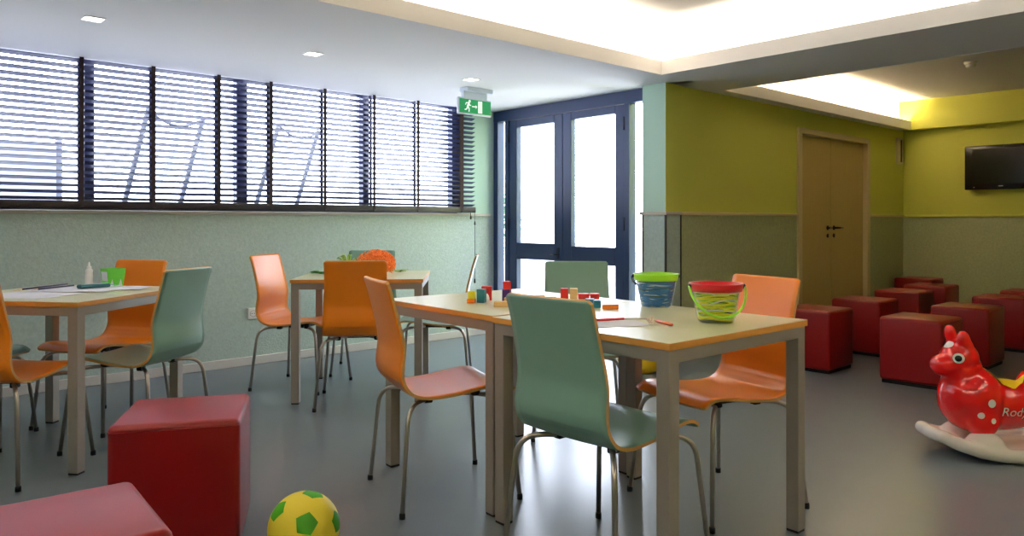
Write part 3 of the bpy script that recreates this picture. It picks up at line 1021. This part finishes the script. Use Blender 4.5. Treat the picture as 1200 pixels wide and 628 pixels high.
# ------------------------------------------------------------------ toy buckets laced with coloured cords
def bucket(x, y, rimm, handm, cords, side, label):
    t = thing('toy_bucket', label, 'bucket', (x, y, TZ), YAW-PI/2)
    r0, r1, h = .060, .083, .120
    rad = lambda z: r0+(r1-r0)*min(1, z/h)**.75
    prof = [(0, .002), (r0-.004, 0), (r0, .004)]+[(rad(z), z) for z in (.02, .045, .07, .095, h)]+[(rad(z)-.002, z) for z in (h, .07, .02, .006)]+[(0, .005)]
    MB().lathe(prof, n=36, cap=False).build('bucket_body', M['clearplastic'], t)
    rim = MB().lathe([(r1-.001, h-.012), (r1+.005, h-.012), (r1+.009, h+.010), (r1+.010, h+.015), (r1+.004, h+.015), (r1-.001, h-.002), (r1-.001, h-.012)], n=40, cap=False)
    rim.build('rim', rimm, t)
    for k, (cm, cnt) in enumerate(cords):
        cb = MB()
        rnd = random.Random(k*7+int(x*100))
        for q in range(cnt):
            z0 = .010+(h-.026)*((q+.35*k)/cnt)
            amp = rnd.uniform(.002, .010); ph = rnd.uniform(0, 6.28); fq = rnd.choice((1, 2, 3))
            pts = []
            for i in range(40):
                a = 2*PI*i/40
                z = min(h-.016, max(.006, z0+amp*math.sin(fq*a+ph)))
                rr = rad(z)-.006-.003*(k % 3)
                pts.append((rr*math.cos(a), rr*math.sin(a), z))
            cb.tube(pts, .0034, 6, closed=True)
        cb.build('lacing', cm, t)
    zp = h+.004
    pts = [((r1+.013)*math.cos(a*PI/24), side*(.014+.080*math.sin(a*PI/24)), zp-(.098 if side < 0 else .055)*math.sin(a*PI/24)) for a in range(25)]
    hd = MB().tube(pts, .0042, 8)
    hd.build('handle', handm, t)
    for s_ in (1, -1):
        MB().ball((s_*(r1+.011), side*.010, zp), (.006, .009, .009), 0, 12, 8).build('handle_pivot', M['black'] if side < 0 else handm, t)
    return t
M['clearplastic'] = glass_mat('clear_plastic', (.98, .99, .99, 1), .06, .12)
CG = paint('lime_plastic', 150, 222, 30, .35); CB = paint('cobalt_cord', 40, 118, 182, .5); CW = paint('white_cord', 222, 230, 226, .6)
CY = paint('yellow_cord', 226, 224, 40, .5); CL = paint('lime_cord', 158, 210, 40, .5); CK = paint('dark_green_cord', 40, 70, 30, .5)
CN = paint('navy_plastic', 26, 44, 84, .35); CR = paint('crimson_plastic', 206, 16, 34, .3)
CD = paint('dark_cyan_cord', 20, 70, 96, .5)
bucket(2.522, 1.893, CG, CN, [(CB, 15), (CW, 5), (CB, 12), (CK, 3)], 1, 'blue laced toy bucket with lime green rim near the far table edge')
bucket(2.288, 1.462, CR, CG, [(CY, 13), (CL, 13), (CK, 3), (CW, 3)], -1, 'yellow laced toy bucket with red rim and lime handle')

# ------------------------------------------------------------------ leaves and pompom on the far table
LG = mat('fresh_green_leaf', S(70, 140, 56), .5, .4)
LP = mat('pale_green_leaf', S(178, 206, 120), .5, .4)
def sprig(x, y, n_, r, hgt, m, label, seed):
    t = thing('leaf_sprig', label, 'leaves', (x, y, TZ), 0, 'green leaf sprigs on the leaf table')
    rnd = random.Random(seed)
    lm = MB(); sm_ = MB()
    for i in range(n_):
        a = 2*PI*i/n_+rnd.uniform(-.4, .4)
        L = r*rnd.uniform(.6, 1.0); up = hgt*rnd.uniform(.35, 1)
        base = Vector((.008*math.cos(a), .008*math.sin(a), .004))
        pts = []
        for k in range(7):
            s_ = k/6
            pts.append(base+Vector((math.cos(a)*L*s_, math.sin(a)*L*s_, up*math.sin(s_*PI*.62))))
        w_ = L*.28
        side = Vector((-math.sin(a), math.cos(a), 0))
        vs, fs = [], []
        for k, p_ in enumerate(pts):
            ww = w_*math.sin(PI*min(1, k/6*.97+.02))**.8
            vs += [tuple(p_-side*ww+Vector((0, 0, ww*.35))), tuple(p_), tuple(p_+side*ww+Vector((0, 0, ww*.35)))]
        for k in range(6):
            for j in (0, 1):
                fs.append((k*3+j, k*3+j+1, k*3+j+4, k*3+j+3))
        vs2 = [(a_, b2, c2-.0012) for a_, b2, c2 in vs]
        lm.add(vs, fs, 0, True)
        sm_.tube(pts, [.0022*(1-.1*k) for k in range(7)], 5)
    lm.build('leaves', m, t, fixn=False)
    sm_.build('stems', LG, t)
    return t
sprig(2.68, 4.64, 16, .075, .120, LP, 'tall pale green leaf sprig behind the orange chair back', 3)
sprig(2.79, 4.50, 13, .07, .095, LG, 'dark green leaf sprig between the pale leaves and the orange pompom', 5)
sprig(2.415, 4.50, 7, .095, .020, LG, 'flat green leaf sprig lying at the table side close to the salmon chair', 8)
sprig(2.90, 4.33, 5, .08, .012, LP, 'thin pale leaf sprig lying flat at the table side close to the entrance', 11)
pom = thing('pompom', 'fluffy curly orange pompom on the leaf table behind the orange chair back', 'pompom', (2.655, 4.235, TZ))
rnd = random.Random(4)
core = MB().ball((0, 0, .070), (.100, .100, .067), 0, 20, 12)
OC = mat('orange_fluff', S(255, 150, 74), .8, .2)
core.build('core', OC, pom)
fl = MB()
for i in range(360):
    th_, ph = math.acos(rnd.uniform(-.55, 1)), rnd.uniform(0, 2*PI)
    d_ = Vector((math.sin(th_)*math.cos(ph), math.sin(th_)*math.sin(ph), math.cos(th_)))
    p0 = Vector((0, 0, .070))+Vector((d_.x*.098, d_.y*.098, d_.z*.065))
    a1 = d_.orthogonal().normalized(); a2 = d_.cross(a1)
    ph2 = rnd.uniform(0, 6.28); R_ = rnd.uniform(.008, .014)
    pts = []
    for k in range(9):
        w_ = ph2+k*.75
        q = p0+d_*(.004*k)+(a1*math.cos(w_)+a2*math.sin(w_))*R_
        pts.append((q.x, q.y, max(.003, q.z)))
    fl.tube(pts, .0024, 5)
fl.build('curls', OC, pom)

# ------------------------------------------------------------------ craft things on the window table
a39 = math.radians(39)
def t4(x, y):
    return (.805+x*math.cos(a39)-y*math.sin(a39), 3.665+x*math.sin(a39)+y*math.cos(a39))
SG = 'paper sheets on the glue bottle table'
sheet(*t4(.25, .46), .40, .29, 39+82, TZ, 'large white paper sheet reaching toward the cut off orange chair', SG)
sheet(*t4(.535, .42), .40, .29, 39+97, TZ+.003, 'large white paper sheet lying under the glue bottle', SG)
sheet(*t4(.64, .20), .21, .148, 39+20, TZ+.003, 'small white paper sheet near the sideways teal chair', SG)
def longpencil(a, b_, m, label):
    pencil(t4(*a), t4(*b_), .0042, m, MW, label, TZ+.009, 'long_pencil', 'pencil', 'dark pencils on the paper')
DP = paint('dark_indigo_paint', 50, 46, 84)
longpencil((.70, .62), (.33, .61), DP, 'dark pencil on the white paper, the one closer to the window wall')
longpencil((.63, .525), (.36, .54), DP, 'dark pencil on the white paper, the one closer to the viewer')
gl = thing('glue_bottle', 'white glue bottle with pointed nozzle on the paper', 'bottle', (*t4(.66, .46), TZ+.006))
MB().lathe([(0, 0), (.017, 0), (.0185, .004), (.0185, .062), (.0165, .070), (.0185, .078), (.0175, .086), (.011, .094), (.010, .098)], n=24, cap=False).build('bottle_body', M['white'], gl)
MB().lathe([(.0115, .096), (.0115, .104), (.006, .108), (.0025, .128), (0, .129)], n=18, cap=False).build('nozzle', M['white'], gl)
bxx, bxy = t4(.745, .385)
GB = paint('bright_green_card', 104, 206, 62, .5)
gb = thing('pencil_cup', 'bright green square cup with white label on the window table', 'cup', (bxx, bxy, TZ+.002), math.radians(47.7-38))
cup = MB()
b0, b1, hh = .036, .047, .094
ring = lambda s_, z: [(-s_, -s_, z), (s_, -s_, z), (s_, s_, z), (-s_, s_, z)]
cup.add(ring(b0, 0)+ring(b1, hh)+ring(b1-.003, hh)+ring(b0-.003, .004), [(3, 2, 1, 0), (0, 1, 5, 4), (1, 2, 6, 5), (2, 3, 7, 6), (3, 0, 4, 7), (4, 5, 9, 8), (5, 6, 10, 9), (6, 7, 11, 10), (7, 4, 8, 11), (8, 9, 13, 12), (9, 10, 14, 13), (10, 11, 15, 14), (11, 8, 12, 15), (12, 13, 14, 15)])
cup.build('cup_body', GB, gb)
def onface(u_, z, side):
    s_ = b0+(b1-b0)*z/hh+.0008
    return (-s_, -u_, z) if side == 'x' else (u_, -s_, z)
lb = MB().add([onface(-.032, .030, 'x'), onface(.032, .030, 'x'), onface(.034, .078, 'x'), onface(-.034, .078, 'x')], [(0, 1, 2, 3)])
lb.build('label_patch', M['paper'], gb, fixn=False)
for q in (-.022, .022):
    MB().add([onface(q-.010, .002, 'y'), onface(q+.010, .002, 'y'), onface(q, .040, 'y')], [(0, 1, 2)]).build('white_triangle', M['paper'], gb, fixn=False)
pc = thing('pencil_case', 'flat dark teal pencil case lying in front of the glue bottle', 'pencil case', (*t4(.585, .375), TZ+.006), math.radians(39-28))
MB().rbox((0, 0, .010), (.150, .052, .019), .008, 3).build('case_body', paint('dark_teal_cloth', 36, 92, 98, .7), pc)
MB().tube([(-.066, -.012, .0195), (.066, -.012, .0195)], .0022, 6).build('zip', paint('pale_teal_zip', 150, 196, 196, .5), pc)
MB().tube(fillet([(.073, -.012, .016), (.10, -.020, .006), (.13, -.006, .003)], .01), .003, 6).build('pull_strap', paint('pale_teal_zip', 150, 196, 196, .5), pc)

# ------------------------------------------------------------------ garden furniture and planting seen through the glass
OG = 'grey garden chairs outside behind the blind'
def garden_chair(x, y, deg, label):
    t = thing('garden_chair', label, 'garden chair', (x, y, .50), math.radians(deg), OG)
    f_ = MB()
    for s_ in (-.28, .28):
        f_.tube(fillet([(s_, .28, 0), (s_, -.02, .62), (s_, -.36, 1.52)], .05), .022, 8)
        f_.tube([(s_, -.42, 0), (s_, .16, .48), (s_, .30, .52)], .02, 8)
    f_.tube([(-.28+.56*k/10, -.36, 1.50-.09*math.sin(PI*k/10)) for k in range(11)], .012, 8).tube([(-.28, .30, .52), (.28, .30, .52)], .018, 8)
    f_.build('frame', extmetal, t)
    N = 10
    vs, fs = [], []
    for i in range(N+1):
        q = i/N
        yy = .26-.60*q
        zz = .47-.10*math.sin(min(1, q*2)*PI/2)+(.22*max(0, q-.42)/.58)
        for xx in (-.26, .26):
            vs += [(xx, yy, zz), (xx, yy-.006, zz-.008)]
    for i in range(N):
        a = i*4
        fs += [(a, a+4, a+6, a+2), (a+1, a+3, a+7, a+5), (a, a+1, a+5, a+4), (a+2, a+6, a+7, a+3)]
    MB().add(vs, fs, 0, True).build('sling', mat('pale_sling', S(150, 150, 168), .8, .2) if 'sling' not in M else M['sling'], t)
    return t
garden_chair(2.08, 7.0, 22, 'grey garden sling chair outside, behind the slats close to the left tapes')
garden_chair(3.30, 7.2, 22, 'grey garden sling chair outside, behind the slats near the thick window mullion')
pp = thing('terrace_post', 'thin grey post standing on the terrace behind the slats', 'post', (1.38, 6.9, .50))
MB().lathe([(.09, 0), (.09, .012), (.028, .018), (.028, 1.25)], n=16).build('pole', extmetal, pp)
MB().box(-.95, .0, -.02, .02, .3, 1.2).build('panel', mat('pale_canvas', S(158, 158, 172), .8, .2), pp)
sh = thing('shrub', 'green shrub outside seen through the glass of the entrance door', 'shrub', (7.0, 7.86, GZ))
lm = MB()
rnd = random.Random(12)
for i in range(420):
    th_, ph = math.acos(rnd.uniform(-.9, 1)), rnd.uniform(0, 2*PI)
    r_ = rnd.uniform(.3, 1)
    c_ = Vector((math.sin(th_)*math.cos(ph)*.28*r_, math.sin(th_)*math.sin(ph)*.28*r_, 1.15+math.cos(th_)*.62*r_))
    a1 = Vector((rnd.uniform(-1, 1), rnd.uniform(-1, 1), rnd.uniform(-.6, .6))).normalized()
    a2 = a1.orthogonal().normalized()
    L, w_ = rnd.uniform(.05, .09), rnd.uniform(.016, .026)
    lm.add([tuple(c_-a1*L), tuple(c_+a2*w_), tuple(c_+a1*L), tuple(c_-a2*w_)], [(0, 1, 2, 3)])
lm.build('foliage', leafm, sh, fixn=False)
st_ = MB()
for i in range(7):
    a = 2*PI*i/7
    st_.tube([(0, 0, 0), (.10*math.cos(a), .10*math.sin(a), .6), (.28*math.cos(a), .28*math.sin(a), 1.3)], [.014, .010, .004], 6)
st_.build('stem', mat('shrub_bark', S(96, 78, 60), .9, .2), sh)


# ------------------------------------------------------------------ lights
def area(name, loc, rot, sx, sy, power, color, portal=False):
    l = bpy.data.lights.new(name, 'AREA')
    l.shape = 'RECTANGLE'; l.size = sx; l.size_y = sy; l.energy = power; l.color = color
    o = bpy.data.objects.new(name, l)
    col.objects.link(o)
    o.location = loc; o.rotation_euler = rot
    if portal:
        l.cycles.is_portal = True
    return o
WARM, WARMER = (1, .86, .68), (1, .77, .48)
PW = 12.0   # watts per metre of cove strip
zl = ZC+.045
area('cove_light', ((MU0+MU1)/2, MV1+.085, zl), (PI+.25, 0, 0), MU1-MU0, .05, PW*(MU1-MU0), WARM)
area('cove_light', ((MU0+MU1)/2, MV0-.085, zl), (PI-.25, 0, 0), MU1-MU0, .05, PW*(MU1-MU0), WARM)  # unseen strip of the extended cove, gives fill from behind
area('cove_light', (MU1+.085, (MV0+MV1)/2, zl), (PI, .25, PI/2*0), .05, MV1-MV0, PW*(MV1-MV0), WARM)
area('cove_light', (MU0-.085, (MV0+MV1)/2, zl), (PI, -.25, 0), .05, MV1-MV0, PW*(MV1-MV0), WARM)  # unseen side of the same extension, also for fill
PR = 12.0
area('cove_light', ((RU0+RU1)/2, RV1+.07, zl), (PI+.15, 0, 0), RU1-RU0, .04, PR*(RU1-RU0), WARMER)
for u, v in ((1.05, 4.45), (2.312, 4.432), (3.612, 4.429)):
    l = bpy.data.lights.new('downlight_lamp', 'SPOT')
    l.energy = 14; l.color = (1, .93, .82); l.spot_size = math.radians(110); l.spot_blend = .6; l.shadow_soft_size = .04
    o = bpy.data.objects.new('downlight_lamp', l); col.objects.link(o); o.location = (u, v, ZC-.01)
# daylight portals just outside the glass
area('daylight_portal', ((WU0+WU1)/2, VW+.3, 1.66), (-PI/2, 0, 0), WU1-WU0, 1.1, 1, (1, 1, 1), True)
area('daylight_portal', (UD+.2, 4.7, 1.08), (0, PI/2, 0), 2.1, 1.9, 1, (1, 1, 1), True)

wd = bpy.data.worlds.new('overcast_sky')
scene.world = wd
wd.use_nodes = True
bg = wd.node_tree.nodes['Background']
bg.inputs['Color'].default_value = (.84, .87, 1.0, 1)
bg.inputs['Strength'].default_value = 14.0

# ------------------------------------------------------------------ camera
cam = bpy.data.cameras.new('camera')
cam.sensor_width = 36
cam.lens = F_PX/1200*36
cam.shift_y = -(314-HOR)/1200
cam.clip_start = .05
co = bpy.data.objects.new('camera', cam)
col.objects.link(co)
co.location = (0, 0, EYE)
co.rotation_euler = (PI/2, 0, YAW-PI/2)
scene.camera = co

scene.view_settings.view_transform = 'Standard'
scene.view_settings.look = 'None'
scene.view_settings.gamma = 1
scene.view_settings.use_curve_mapping = False
scene.view_settings.exposure = .25
scene.cycles.max_bounces = 12
scene.cycles.diffuse_bounces = 6
scene.cycles.transparent_max_bounces = 24
scene.cycles.sample_clamp_indirect = 8
